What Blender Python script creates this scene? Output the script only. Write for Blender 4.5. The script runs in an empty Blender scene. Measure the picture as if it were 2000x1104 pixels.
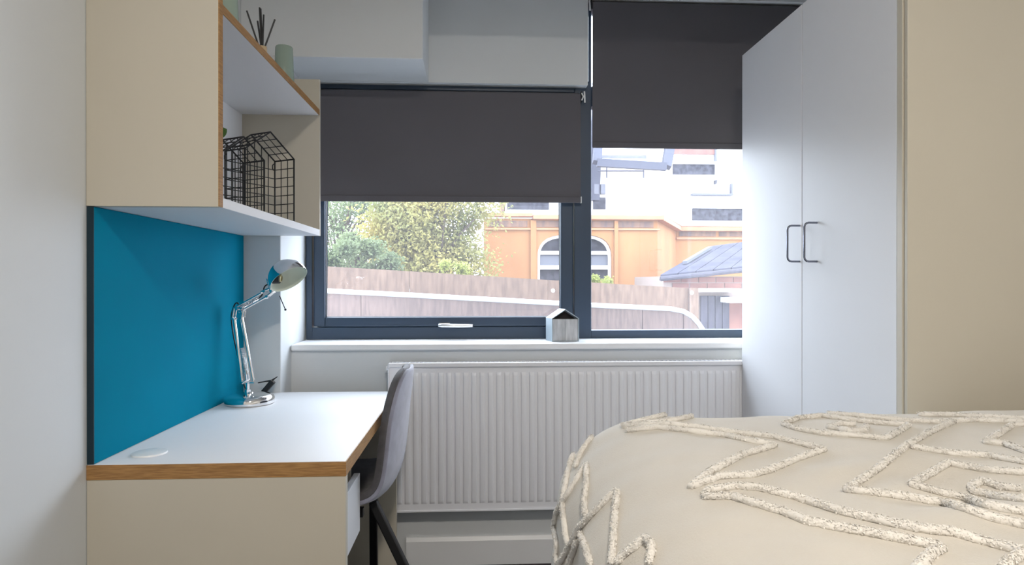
import bpy, bmesh, math, random
from mathutils import Vector, Matrix, noise
from mathutils.bvhtree import BVHTree

# ------------------------------------------------------------------ camera, sky, sun, exposure
sc = bpy.context.scene
C = sc.collection
EYE = 1.173
F_PX, YAW, PITCH = 1250.0, 0.0536, -0.0016
cam_d = bpy.data.cameras.new('camera')
cam = bpy.data.objects.new('camera', cam_d); C.objects.link(cam)
cam.location = (0, 0, EYE)
cam.rotation_euler = (math.pi/2 + PITCH, 0, -YAW)
cam_d.sensor_width = 36; cam_d.lens = F_PX/2000*36; cam_d.clip_start = 0.02; cam_d.clip_end = 500
sc.camera = cam

w = bpy.data.worlds.new('overcast_sky'); sc.world = w; w.use_nodes = True
bg = w.node_tree.nodes['Background']
bg.inputs[0].default_value = (0.84, 0.92, 1.0, 1); bg.inputs[1].default_value = 7.0

sun_d = bpy.data.lights.new('veiled_sun', 'SUN'); sun_d.energy = 1.6; sun_d.angle = math.radians(50); sun_d.color = (0.86, 0.93, 1.0)
sun = bpy.data.objects.new('veiled_sun', sun_d); C.objects.link(sun)
sun.rotation_euler = Vector((0.25, -1.0, -0.52)).to_track_quat('-Z', 'Y').to_euler()

sc.view_settings.view_transform = 'Standard'; sc.view_settings.look = 'None'
sc.view_settings.gamma = 1; sc.view_settings.use_curve_mapping = False
sc.view_settings.exposure = 0.45

# ------------------------------------------------------------------ helpers
_cy, _sy = math.cos(YAW), math.sin(YAW)
_cp, _sp = math.cos(PITCH), math.sin(PITCH)
def ray(px, py):
    xr = (px-1000)/F_PX; u = -(py-552)/F_PX
    d = _cp*1 - _sp*u; z = _sp*1 + _cp*u
    return Vector((_cy*xr + _sy*d, -_sy*xr + _cy*d, z))
def at(px, py, X=None, Y=None, Z=None):
    r = ray(px, py)
    if Y is not None: t = Y/r.y
    elif X is not None: t = X/r.x
    else: t = (Z-EYE)/r.z
    return Vector((r.x*t, r.y*t, EYE + r.z*t))
def xa(px, Y, py=552): return at(px, py, Y=Y).x
def za(py, Y, px=933): return at(px, py, Y=Y).z

def tag(o, label=None, cat=None, group=None, kind=None):
    if label: o['label'] = label
    if cat: o['category'] = cat
    if group: o['group'] = group
    if kind: o['kind'] = kind
    return o
def thing(name, label, cat, loc, group=None):
    o = bpy.data.objects.new(name, None); C.objects.link(o); o.location = loc
    o.empty_display_size = 0.05
    return tag(o, label, cat, group)
def wloc(o):
    v = Vector((0, 0, 0))
    while o is not None:
        v = v + o.location; o = o.parent
    return v

class MB:
    def __init__(s): s.v = []; s.f = []; s.smooth = False
    def add(s, vs, fs):
        n = len(s.v); s.v += [Vector(q) for q in vs]; s.f += [[i+n for i in f] for f in fs]; return s
    def box(s, x0, x1, y0, y1, z0, z1):
        if x0 > x1: x0, x1 = x1, x0
        if y0 > y1: y0, y1 = y1, y0
        if z0 > z1: z0, z1 = z1, z0
        return s.add([(x0,y0,z0),(x1,y0,z0),(x1,y1,z0),(x0,y1,z0),(x0,y0,z1),(x1,y0,z1),(x1,y1,z1),(x0,y1,z1)],
              [(3,2,1,0),(4,5,6,7),(0,1,5,4),(1,2,6,5),(2,3,7,6),(3,0,4,7)])
    def prism(s, pts, vec):
        n = len(pts); P = [Vector(p) for p in pts]; Q = [p + Vector(vec) for p in P]
        return s.add(P+Q, [list(range(n))[::-1], list(range(n, 2*n))] + [(i, (i+1) % n, (i+1) % n+n, i+n) for i in range(n)])
    def tube(s, pts, r, seg=10, closed=False, cap=True):
        P = [Vector(p) for p in pts]; n = len(P)
        R = r if isinstance(r, (list, tuple)) else [r]*n
        rings = []; up = None
        for i in range(n):
            a = P[i-1] if (i > 0 or closed) else P[i]; b = P[(i+1) % n] if (i < n-1 or closed) else P[i]
            t = (b-a); t = t.normalized() if t.length > 1e-9 else Vector((0,0,1))
            if up is None:
                up = Vector((0,0,1)) if abs(t.z) < .9 else Vector((1,0,0))
            u = (up - t*up.dot(t))
            u = u.normalized() if u.length > 1e-6 else t.orthogonal().normalized()
            up = u; w_ = t.cross(u)
            rings.append([P[i] + (u*math.cos(k*2*math.pi/seg) + w_*math.sin(k*2*math.pi/seg))*R[i] for k in range(seg)])
        vs = [q for ri in rings for q in ri]; fs = []
        m = n if closed else n-1
        for i in range(m):
            j = (i+1) % n
            for k in range(seg):
                l = (k+1) % seg
                fs.append((i*seg+k, i*seg+l, j*seg+l, j*seg+k))
        if cap and not closed:
            fs.append(list(range(seg))[::-1]); fs.append([(n-1)*seg+k for k in range(seg)])
        s.smooth = True
        return s.add(vs, fs)
    def lathe(s, prof, M=None, seg=32):
        M = M or Matrix(); vs = []; fs = []; n = len(prof)
        for k in range(seg):
            a = k*2*math.pi/seg
            for (r, z) in prof: vs.append(M @ Vector((r*math.cos(a), r*math.sin(a), z)))
        for k in range(seg):
            l = (k+1) % seg
            for i in range(n-1): fs.append((k*n+i, l*n+i, l*n+i+1, k*n+i+1))
        s.smooth = True
        return s.add(vs, fs)
    def bar(s, a, b, wx, wz, up=(0,0,1)):
        a, b = Vector(a), Vector(b); t = (b-a).normalized(); u = Vector(up); u = (u - t*u.dot(t)).normalized(); v = t.cross(u)
        vs = [p + v*(sx*wx/2) + u*(sz*wz/2) for p in (a, b) for sx, sz in ((-1,-1),(1,-1),(1,1),(-1,1))]
        return s.add(vs, [(3,2,1,0),(4,5,6,7),(0,1,5,4),(1,2,6,5),(2,3,7,6),(3,0,4,7)])
    def mesh(s, name, mat, off=Vector((0,0,0))):
        me = bpy.data.meshes.new(name)
        me.from_pydata([tuple(v-off) for v in s.v], [], s.f); me.materials.append(M[mat])
        bm = bmesh.new(); bm.from_mesh(me); bmesh.ops.remove_doubles(bm, verts=bm.verts, dist=1e-6)
        bmesh.ops.recalc_face_normals(bm, faces=bm.faces); bm.to_mesh(me); bm.free()
        if s.smooth:
            for p in me.polygons: p.use_smooth = True
        return me
    def build(s, name, mat, parent=None, bevel=0, autosmooth=None):
        loc = wloc(parent) if parent else None
        if parent is None:
            lo = Vector([min(v[i] for v in s.v) for i in range(3)]); hi = Vector([max(v[i] for v in s.v) for i in range(3)])
            loc = Vector(((lo.x+hi.x)/2, (lo.y+hi.y)/2, lo.z))
        me = s.mesh(name, mat, loc)
        o = bpy.data.objects.new(name, me); C.objects.link(o)
        if parent: o.parent = parent
        else: o.location = loc
        if bevel:
            m = o.modifiers.new('bevel', 'BEVEL'); m.width = bevel; m.segments = 2; m.limit_method = 'ANGLE'; m.angle_limit = math.radians(40)
            m.harden_normals = False
        if s.smooth:
            me.set_sharp_from_angle(angle=math.radians(autosmooth or 40))
        return o
def box(name, mat, parent, *b, bevel=0): return MB().box(*b).build(name, mat, parent, bevel)
def struct(o): o['kind'] = 'structure'; return o

# ------------------------------------------------------------------ materials
M = {}
def mat(name, col, rough=.5, metal=0, noise_amt=0, noise_scale=8, bump=0, bump_scale=200, col2=None, spec=.5, stretch=None, sheen=0, coat=0, trans=0):
    m = bpy.data.materials.new(name); m.use_nodes = True; nt = m.node_tree; b = nt.nodes['Principled BSDF']
    b.inputs['Base Color'].default_value = (*col, 1); b.inputs['Roughness'].default_value = rough; b.inputs['Metallic'].default_value = metal
    b.inputs['Specular IOR Level'].default_value = spec
    if sheen: b.inputs['Sheen Weight'].default_value = sheen
    if coat: b.inputs['Coat Weight'].default_value = coat; b.inputs['Coat Roughness'].default_value = .1
    tc = nt.nodes.new('ShaderNodeTexCoord'); mp = nt.nodes.new('ShaderNodeMapping'); nt.links.new(tc.outputs['Object'], mp.inputs[0])
    if stretch: mp.inputs['Scale'].default_value = stretch
    if noise_amt or col2:
        n = nt.nodes.new('ShaderNodeTexNoise'); n.inputs['Scale'].default_value = noise_scale; n.inputs['Detail'].default_value = 5
        nt.links.new(mp.outputs[0], n.inputs['Vector'])
        r = nt.nodes.new('ShaderNodeValToRGB'); r.color_ramp.elements[0].position = .35; r.color_ramp.elements[1].position = .65
        c2 = col2 or tuple(c*(1-noise_amt) for c in col)
        r.color_ramp.elements[0].color = (*c2, 1); r.color_ramp.elements[1].color = (*col, 1)
        nt.links.new(n.outputs['Fac'], r.inputs[0]); nt.links.new(r.outputs[0], b.inputs['Base Color'])
    if bump:
        n2 = nt.nodes.new('ShaderNodeTexNoise'); n2.inputs['Scale'].default_value = bump_scale; n2.inputs['Detail'].default_value = 3
        nt.links.new(mp.outputs[0], n2.inputs['Vector'])
        bp = nt.nodes.new('ShaderNodeBump'); bp.inputs['Strength'].default_value = bump; bp.inputs['Distance'].default_value = .002
        nt.links.new(n2.outputs['Fac'], bp.inputs['Height']); nt.links.new(bp.outputs[0], b.inputs['Normal'])
    M[name] = m; return m
mat('wall_paint', (.69,.715,.735), .75, noise_amt=.03, noise_scale=2, bump=.05, bump_scale=120)
mat('ceiling_paint', (.78,.79,.80), .8, noise_amt=.03, noise_scale=2)
mat('trim_paint', (.86,.87,.89), .35, noise_amt=.02, noise_scale=3)
mat('carpet', (.055,.045,.05), .95, col2=(.02,.018,.022), noise_scale=180, bump=1, bump_scale=400)
mat('white_laminate', (.79,.80,.83), .5, noise_amt=.015, noise_scale=3)
mat('door_laminate', (.77,.78,.81), .5, noise_amt=.02, noise_scale=2)
mat('cream_laminate', (.58,.54,.455), .42, noise_amt=.03, noise_scale=2)
mat('plywood_edge', (.44,.24,.085), .5, col2=(.27,.135,.045), noise_scale=14, stretch=(2,2,30))
mat('teal_board', (.0,.205,.325), .7, col2=(.0,.188,.30), spec=.04, noise_scale=3, bump=.08, bump_scale=300)
mat('blind_fabric', (.115,.11,.125), .85, noise_amt=.06, noise_scale=3, bump=.1, bump_scale=600)
mat('frame_metal', (.036,.062,.105), .38, noise_amt=.08, noise_scale=4)
mat('edge_navy', (.0,.02,.035), .6)
mat('gasket', (.006,.008,.012), .6)
mat('radiator_enamel', (.84,.85,.90), .3, noise_amt=.01, noise_scale=3)
mat('chrome', (.86,.84,.83), .06, metal=1)
mat('brushed_metal', (.75,.76,.78), .3, metal=1)
mat('handle_metal', (.22,.23,.28), .12, metal=1)
mat('black_plastic', (.008,.008,.009), .4)
mat('black_wire', (.006,.006,.006), .55)
mat('black_metal', (.004,.004,.005), .5)
mat('shade_enamel', (.70,.74,.64), .4)
mat('brass', (.55,.47,.28), .35, metal=.7)
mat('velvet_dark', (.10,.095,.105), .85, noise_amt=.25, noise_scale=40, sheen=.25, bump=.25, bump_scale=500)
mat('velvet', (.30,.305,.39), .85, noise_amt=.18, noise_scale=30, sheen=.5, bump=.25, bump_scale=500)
mat('cotton', (.63,.59,.53), .9, noise_amt=.04, noise_scale=12, bump=.35, bump_scale=350, sheen=.15)
mat('chenille', (.80,.77,.725), .95, spec=.1, noise_amt=.04, noise_scale=120, sheen=.15)
mat('mattress_cloth', (.75,.74,.72), .9)
mat('bed_wood', (.60,.55,.46), .5, noise_amt=.05)
mat('sage_ceramic', (.30,.38,.32), .22, noise_amt=.06, noise_scale=6)
mat('jar_wood', (.62,.46,.27), .5, noise_amt=.2, noise_scale=20)
mat('leaf', (.05,.13,.02), .4, noise_amt=.3)
mat('soil', (.03,.02,.015), .95)
mat('grey_wood', (.62,.63,.65), .7, col2=(.42,.43,.45), noise_scale=18, stretch=(3,3,.6))
mat('zinc', (.42,.50,.56), .45, metal=.25, noise_amt=.08, noise_scale=20)
mat('dark_inside', (.035,.03,.032), .8)
mat('white_plastic', (.80,.81,.82), .3)
# outside
mat('plywood', (.185,.122,.09), .8, col2=(.12,.078,.058), noise_scale=7, stretch=(4,4,.8), bump=.2)
mat('plywood_pale', (.165,.115,.10), .8, col2=(.11,.078,.07), noise_scale=9, stretch=(5,5,.8), bump=.2)
mat('capping', (.55,.60,.66), .4, metal=.3)
mat('ochre_render', (.30,.14,.052), .85, col2=(.25,.11,.04), noise_scale=1.6, stretch=(1,1,.5), bump=.2)
mat('ochre_weathered', (.20,.11,.07), .85, col2=(.09,.06,.055), noise_scale=5, stretch=(3,3,.5))
mat('ochre_cornice', (.42,.19,.10), .85, col2=(.33,.14,.08), noise_scale=4)
mat('white_render', (.80,.80,.82), .8, noise_amt=.03)
mat('dark_pane', (.02,.02,.028), .9, spec=.1, col2=(.06,.06,.075), noise_scale=9)
mat('pale_pane', (.12,.125,.15), .8, spec=.2)
mat('pvc_white', (.75,.76,.78), .4)
mat('alu_frame', (.06,.063,.085), .8, spec=.2)
mat('brick', (.21,.10,.08), .85, col2=(.15,.07,.062), noise_scale=5)
mat('mortar', (.25,.2,.18), .9)
mat('slate', (.075,.075,.10), .95, spec=.05, col2=(.05,.05,.07), noise_scale=4)
mat('grey_timber', (.06,.057,.078), .9, noise_amt=.25, noise_scale=8, stretch=(4,4,.6))
mat('bark', (.09,.065,.05), .9, noise_amt=.3)
mat('paving', (.30,.30,.30), .9, noise_amt=.15)
def leafmat(name, a, b):
    m = mat(name, a, .6, col2=b, noise_scale=1.7); nt = m.node_tree; p = nt.nodes['Principled BSDF']; out = nt.nodes['Material Output']
    src = p.inputs['Base Color'].links[0].from_socket
    t = nt.nodes.new('ShaderNodeBsdfTranslucent'); nt.links.new(src, t.inputs[0])
    mx = nt.nodes.new('ShaderNodeMixShader'); mx.inputs[0].default_value = .45
    nt.links.new(p.outputs[0], mx.inputs[1]); nt.links.new(t.outputs[0], mx.inputs[2]); nt.links.new(mx.outputs[0], out.inputs[0])
leafmat('foliage_yellow', (.36,.30,.09), (.17,.19,.065))
leafmat('foliage_green', (.18,.22,.10), (.09,.13,.065))
leafmat('foliage_bright', (.34,.36,.09), (.2,.25,.05))
def glassmat():
    m = bpy.data.materials.new('window_glass'); m.use_nodes = True; nt = m.node_tree; nt.nodes.remove(nt.nodes['Principled BSDF'])
    out = nt.nodes['Material Output']; tr = nt.nodes.new('ShaderNodeBsdfTransparent'); tr.inputs[0].default_value = (.97,.98,1,1)
    gl = nt.nodes.new('ShaderNodeBsdfGlossy'); gl.inputs['Roughness'].default_value = .02
    du = nt.nodes.new('ShaderNodeBsdfTranslucent'); du.inputs[0].default_value = (.9,.9,1,1)
    m1 = nt.nodes.new('ShaderNodeMixShader'); m1.inputs[0].default_value = .035
    m2 = nt.nodes.new('ShaderNodeMixShader'); m2.inputs[0].default_value = .022     # pale veil mixed in to imitate haze over the view outside
    nt.links.new(tr.outputs[0], m1.inputs[1]); nt.links.new(gl.outputs[0], m1.inputs[2])
    nt.links.new(m1.outputs[0], m2.inputs[1]); nt.links.new(du.outputs[0], m2.inputs[2]); nt.links.new(m2.outputs[0], out.inputs[0])
    M['window_glass'] = m
glassmat()
def emitmat(name, col, st):
    m = bpy.data.materials.new(name); m.use_nodes = True; nt = m.node_tree; b = nt.nodes['Principled BSDF']
    b.inputs['Base Color'].default_value = (.8,.8,.8,1); b.inputs['Emission Color'].default_value = (*col, 1); b.inputs['Emission Strength'].default_value = st; M[name] = m
LAMP_STRENGTH = 172.0
emitmat('lamp_diffuser', (1.0, .915, .80), LAMP_STRENGTH)

# ------------------------------------------------------------------ room shell
XL, XD, XC, XR = -.9136, -.3136, -.609, 1.70
YA, YB, YW, YF = 1.545, 2.523, 2.665, 2.867
XP = -.762
XW = 1.0787
CEIL, BACK = 2.75, -2.3
Z_DESK = EYE-.4294; Z_DESK2 = EYE-.4647
Z_SILL = EYE-.257
Z_HEAD1, Z_HEAD2 = EYE+.872, EYE+1.262
struct(box('floor', 'carpet', None, XL-.15, XR+.15, BACK-.15, YW, -.1, 0))
struct(box('ceiling', 'ceiling_paint', None, XL-.15, XR+.15, BACK-.15, 3.1, CEIL, CEIL+.12))
struct(box('wall_left', 'wall_paint', None, XL-.15, XL, BACK-.15, 3.1, 0, CEIL))
struct(box('wall_right', 'wall_paint', None, XR, XR+.15, BACK-.15, 3.1, 0, CEIL))
struct(box('wall_back', 'wall_paint', None, XL, XR, BACK-.15, BACK, 0, CEIL))
X_UP = xa(1148, YF-.05)
wf = MB()
wf.box(XP, XR, YW, 3.02, -.1, Z_SILL-.026)                 # below the sill
wf.box(XL, X_UP, YF-.05, 3.02, Z_HEAD1, CEIL)              # above the low window
wf.box(X_UP, XR, YF-.05, 3.02, Z_HEAD2, CEIL)              # above the tall window
struct(wf.build('wall_front', 'wall_paint'))
struct(box('trim_2', 'wall_paint', None, XL, XP, YB, 3.02, 0, Z_HEAD1, bevel=.003)); bpy.data.objects['trim_2']['label'] = 'boxed pilaster beside the window'
struct(box('trim_3', 'wall_paint', None, XL, xa(826, YB), YB, YF-.05, Z_HEAD1, CEIL, bevel=.003))
struct(box('shadow_beam', 'wall_paint', None, XL, XR, 2.22, 2.32, 2.326, CEIL, bevel=.003))  # unseen ceiling beam, added to cast the shadow band on the upper wall
struct(box('trim_1', 'trim_paint', None, XP+.004, XR, YW-.022, YF+.03, Z_SILL-.026, Z_SILL, bevel=.006))
bb = MB().prism([(XD+.02, YW-.016, 0), (XD+.02, YW, 0), (XD+.02, YW, .115), (XD+.02, YW-.008, .115), (XD+.02, YW-.016, .10)], (XR-XD-.02, 0, 0))
struct(bb.build('baseboard_front', 'trim_paint'))
struct(box('baseboard_left', 'trim_paint', None, XL, XL+.016, BACK, YA-.01, 0, .115, bevel=.004))

# windows
def rails(name, mat_, parent, x0, x1, z0, z1, wl, wr, wb, wt, y0, y1, bevel=.003):
    m = MB()
    m.box(x0, x0+wl, y0, y1, z0, z1); m.box(x1-wr, x1, y0, y1, z0, z1)
    m.box(x0+wl, x1-wr, y0, y1, z0, z0+wb); m.box(x0+wl, x1-wr, y0, y1, z1-wt, z1)
    return m.build(name, mat_, parent, bevel)
zf = Z_SILL
x_l, x_m0, x_m1 = XP+.006, xa(1122, YF), xa(1155, YF)
w1 = struct(bpy.data.objects.new('window_1', None)); C.objects.link(w1); w1.location = ((x_l+x_m1)/2, YF, zf)
z_s = za(640, YF, 640); z_g = za(620, YF, 640)
rails('frame', 'frame_metal', w1, x_l, x_m1, zf, Z_HEAD1+.03, xa(609,YF)-x_l, x_m1-x_m0, z_s-zf, .05, YF, YF+.07)
sash1 = rails('sash', 'frame_metal', w1, xa(611.5,YF), xa(1120.5,YF), z_s+.003, Z_HEAD1-.02, xa(634,YF)-xa(611.5,YF), xa(1120.5,YF)-xa(1095,YF), z_g-z_s-.003, .045, YF+.006, YF+.055, .006)
rails('glazing_bead', 'gasket', sash1, xa(633,YF), xa(1096,YF), z_g-.001, Z_HEAD1-.06, .004, .004, .003, .003, YF+.02, YF+.04, 0)
box('glass_pane', 'window_glass', sash1, xa(632,YF), xa(1097,YF), YF+.028, YF+.034, z_g-.003, Z_HEAD1-.062)
hd = MB(); hx0, hz = xa(857,YF), za(635.5,YF,890)
hd.tube([(hx0+.012,YF+.006,hz),(hx0+.012,YF-.022,hz)], .009, 14)
hd.tube([(hx0,YF-.022,hz),(hx0+.015,YF-.024,hz),(hx0+.05,YF-.027,hz-.001),(hx0+.11,YF-.026,hz-.002),(xa(923,YF-.026),YF-.024,hz-.002)], [.006,.0095,.009,.0085,.007], 12)
hd.build('window_handle', 'brushed_metal', sash1)
box('handle_plate', 'brushed_metal', sash1, hx0-.002, hx0+.05, YF+.001, YF+.007, hz-.011, hz+.011, bevel=.003)
w2 = struct(bpy.data.objects.new('window_2', None)); C.objects.link(w2); w2.location = ((x_m1+1.62)/2, YF, zf)
z_b2 = za(645, YF, 1300)
rails('frame', 'frame_metal', w2, x_m1-.012, 1.66, zf, Z_HEAD2+.03, .0125, .06, z_b2-zf, .06, YF+.001, YF+.07)
box('transom', 'frame_metal', w2, x_m1, 1.60, YF+.004, YF+.066, za(207,YF,1150), za(168,YF,1150), bevel=.003)
box('glass_pane', 'window_glass', w2, x_m1-.002, 1.605, YF+.03, YF+.036, z_b2-.002, za(206,YF,1150))
box('glass_pane', 'window_glass', w2, x_m1-.002, 1.605, YF+.03, YF+.036, za(169,YF,1150), Z_HEAD2-.02)
# light portals over the two openings (no light of their own)
for nm, x0, x1, z0, z1 in (('sky_portal', x_l, x_m1, zf, Z_HEAD1), ('sky_portal', x_m1, 1.66, zf, Z_HEAD2)):
    l = bpy.data.lights.new(nm, 'AREA'); l.shape = 'RECTANGLE'; l.size = x1-x0; l.size_y = z1-z0; l.cycles.is_portal = True
    o = bpy.data.objects.new(nm, l); C.objects.link(o); o.location = ((x0+x1)/2, YF+.10, (z0+z1)/2); o.rotation_euler = (-math.pi/2, 0, 0)

# ceiling lamp
lx, ly = .25, -.55
cl = thing('ceiling_lamp', 'round flush ceiling lamp with a glowing diffuser', 'lamp', (lx, ly, CEIL-.10))
MB().lathe([(0,CEIL),(.17,CEIL),(.17,CEIL-.07),(.155,CEIL-.075),(.15,CEIL-.06),(0,CEIL-.06)], Matrix.Translation((lx,ly,0))).build('housing', 'white_plastic', cl)
MB().lathe([(.149,CEIL-.065),(.14,CEIL-.085),(.1,CEIL-.095),(0,CEIL-.10)], Matrix.Translation((lx,ly,0))).build('diffuser', 'lamp_diffuser', cl)

# ------------------------------------------------------------------ outside
struct(box('ground', 'paving', None, -40, 40, 3.05, 60, -.9, -.6))
# near parapet with rounded white capping
def fence_pts(pairs, Y): return [at(px, py, Y=Y) for px, py in pairs]
YN = 4.2
pp = thing('parapet_fence', 'pale plywood parapet with a curved white metal capping outside the window', 'fence', (0.4, YN, -.6))
cap_px = [(430,555),(640,565),(800,573),(1000,584),(1160,593),(1250,597),(1310,600),(1335,605),(1352,615),(1364,628),(1372,640),(1378,662),(1380,760)]
cp = fence_pts(cap_px, YN)
MB().tube([p+Vector((0,0,-.012)) for p in cp], .016, 10).build('capping', 'capping', pp)
tops = cp
edges_px = [430, 705, 980, 1255, 1335, 1378]
def topz(x):
    for a, b in zip(tops, tops[1:]):
        if a.x <= x <= b.x: return a.z + (b.z-a.z)*(x-a.x)/max(1e-6, b.x-a.x)
    return tops[-1].z
for a, b in zip(edges_px, edges_px[1:]):
    x0, x1 = xa(a, YN)+.002, xa(b, YN)-.002
    n = 8; xs = [x0+(x1-x0)*i/n for i in range(n+1)]
    MB().prism([(x0,YN,-.6),(x1,YN,-.6)]+[(x,YN,topz(x)-.015) for x in xs[::-1]], (0,.02,0)).build('plywood_panel', 'plywood_pale', pp)
YH = 5.5
hd_ = thing('site_hoarding', 'brown plywood hoarding behind the white-capped parapet', 'fence', (0.5, YH, -.6))
hp = fence_pts([(380,505),(640,520),(1070,547),(1345,563),(1362,564)], YH)
def hz_(x):
    for a, b in zip(hp, hp[1:]):
        if a.x <= x <= b.x: return a.z+(b.z-a.z)*(x-a.x)/(b.x-a.x)
    return hp[-1].z
for a, b in zip([380, 800, 1070], [800, 1070, 1345]):
    x0, x1 = xa(a,YH)+.0012, xa(b,YH)-.0012
    MB().prism([(x0,YH,-.6),(x1,YH,-.6),(x1,YH,hz_(x1)),(x0,YH,hz_(x0))], (0,.02,0)).build('plywood_panel', 'plywood', hd_)
xe = xa(1345,YH); box('end_post', 'plywood', hd_, xe, xa(1362,YH), YH-.03, YH+.06, -.6, hp[-1].z+.005)
for px, py in ((1080,568),(1349,572)):
    q = at(px, py, Y=YH); MB().lathe([(.018,0),(.016,.006),(0,.008)], Matrix.Translation((q.x, YH+.001 if px<1200 else YH-.03, q.z)) @ Matrix.Rotation(math.pi/2,4,'X'), 14).build('fixing_disc', 'white_plastic', hd_)

# ochre building
YO, YO2 = 10.0, 12.0
ob = thing('ochre_building', 'ochre rendered building with cornice and arched window behind the hoarding', 'building', (2.0, YO, -.6))
zo = za(428, YO, 1200); x0, x1 = xa(945,YO), xa(1284,YO)
# wall with an arched opening
ax0, ax1 = xa(1050,YO), xa(1195,YO); zt = za(458,YO,1120); zb = za(548,YO,1120)
arch = []
n = 14
for i in range(n+1):
    a = math.pi - math.pi*i/n
    cx_, hw = (ax0+ax1)/2, (ax1-ax0)/2
    arch.append((cx_+hw*math.copysign(abs(math.cos(a))**.62, math.cos(a)), zt-.36+.36*math.sin(a)**.8))
wm = MB()
wm.box(x0, ax0, YO, YO+.3, -.6, zo); wm.box(ax1, x1, YO, YO+.3, -.6, zo); wm.box(ax0, ax1, YO, YO+.3, -.6, zb)
wm.prism([(ax0,YO,zt-.36)]+[(a,YO,b) for a, b in arch[1:-1]]+[(ax1,YO,zt-.36),(ax1,YO,zo),(ax0,YO,zo)], (0,.3,0))
xk = xa(1320,YO2)
wm.prism([(x1,YO,-.6),(xk,YO2,-.6),(xk-.25,YO2+.2,-.6),(x1-.25,YO+.2,-.6)], (0,0,zo+.6))
wm.box(xk, xa(1560,YO2), YO2, YO2+.3, -.6, zo)
wm.build('wall', 'ochre_render', ob)
cn = MB()
cn.box(x0-.05, xa(1040,YO), YO-.09, YO+.1, za(424,YO,1000), za(417,YO,1000)); cn.box(xa(1040,YO), x1+.07, YO-.12, YO+.1, za(430,YO,1100), za(421,YO,1100))
cn.prism([(x1+.07,YO-.12,zo-.03),(xk+.07,YO2-.12,zo-.03),(xk,YO2+.1,zo-.03),(x1,YO+.1,zo-.03)], (0,0,.09)); cn.box(xk+.07, xa(1560,YO2), YO2-.12, YO2+.1, zo-.03, zo+.06)
cn.build('cornice', 'ochre_cornice', ob, .01)
MB().box(x0, x1+.03, YO-.04, YO+.02, za(449,YO,1000), za(446,YO,1000)).build('string_course', 'ochre_cornice', ob)
MB().box(xk, xa(1560,YO2), YO2-.04, YO2+.02, za(468,YO2,1350), za(464,YO2,1350)).build('string_course', 'ochre_cornice', ob)
for a, b in ((952,1030),(1042,1092),(1096,1152),(1156,1198),(1206,1276)):
    box('frieze_panel', 'ochre_weathered', ob, xa(a,YO), xa(b,YO), YO-.012, YO+.02, za(444,YO,1100), za(432,YO,1100))
for a, b in ((1326,1398),(1404,1462),(1468,1540)):
    box('frieze_panel', 'ochre_weathered', ob, xa(a,YO2), xa(b,YO2), YO2-.012, YO2+.02, za(462,YO2,1400), za(446,YO2,1400))
for a, b in ((1036,1047),(1199,1206)):
    box('pilaster', 'ochre_render', ob, xa(a,YO), xa(b,YO), YO-.05, YO+.02, -.6, za(431,YO,1100))
aw = box('arched_window', 'dark_pane', ob, ax0-.05, ax1+.05, YO+.22, YO+.26, zb-.05, zt+.02)
MB().tube([(a,YO+.1,b) for a, b in [(ax0+.01,zb)]+[(ax0+.01+(a-ax0)*.985,b-.01) for a, b in arch]+[(ax1-.01,zb)]], .035, 8).build('arch_frame', 'white_render', aw)
box('rail', 'pvc_white', aw, ax0, ax1, YO+.12, YO+.2, za(497,YO,1120), za(490,YO,1120))
box('spandrel_panel', 'pale_pane', aw, ax0, ax1, YO+.16, YO+.2, za(518,YO,1120), za(498,YO,1120))
box('rail', 'pvc_white', aw, ax0, ax1, YO+.12, YO+.2, za(526,YO,1120), za(518,YO,1120))

# white building behind with a bay carrying an open sash
YV = 16.0
wb = thing('white_building', 'tall white rendered building with dark window strips and an open tilted sash', 'building', (5.0, YV, -.6))
xv0, xv1 = xa(985,YV), xa(1900,YV)
box('facade', 'white_render', wb, xv0, xv1, YV, YV+5, -.6, EYE+5.0)
YBAY = 11.2
def pane(px0, px1, py0, py1, Y, m='dark_pane', nm='window', dep=.1, par=None):
    return box(nm, m, par or wb, xa(px0,Y), xa(px1,Y), Y-dep, Y+.02, za(py1,Y,(px0+px1)/2), za(py0,Y,(px0+px1)/2))
for a in ((1310,1393,322,343),(1348,1470,408,432),(990,1140,396,411),(1480,1600,322,343)):
    o = pane(*a, YV)
    x0_, x1_ = xa(a[0],YV), xa(a[1],YV); z0_, z1_ = za(a[3],YV,a[0]), za(a[2],YV,a[0])
    rails('window_frame', 'pvc_white', o, x0_-.05, x1_+.05, z0_-.06, z1_+.06, .05,.05,.06,.06, YV-.14, YV)
    box('sill', 'pvc_white', o, x0_-.1, x1_+.12, YV-.25, YV, z0_-.13, z0_-.065)
pane(1310,1394,284,302,YV,'brick','brick_band',.05)
pane(1394,1397,284,360,YV,'pale_pane','downpipe',.12)
pane(1348,1427,380,383,YV,'pale_pane','ledge',.2); pane(1425,1428,360,381,YV,'pale_pane','downpipe',.12)
pv = at(981,424,Y=YV-.08); MB().tube([pv, pv+Vector((0,0,1.2))], .07, 8).build('vent_pipe', 'ochre_weathered', wb)
by = wb      # the projecting bay belongs to the white building
bx0, bx1 = xa(1130,YBAY), xa(1300,YBAY)
box('bay_wall', 'white_render', by, bx0, bx1, YBAY+.2, YV-.002, zo+.12, EYE+3.4)
def bq(px, py, Y=YBAY): return at(px, py, Y=Y)
sh = MB()
s_tl, s_tr, s_bl, s_br = bq(1172,225,YBAY+.15), bq(1318,232,YBAY+.15), bq(1166,318,YBAY-.55), bq(1301,326,YBAY-.55)
def ssq(a, b, wd): return MB().bar(a, b, wd, .10, up=(0,-1,0))
sa = ssq(s_bl, s_br, .13).build('sash_rail', 'alu_frame', by)
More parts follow.
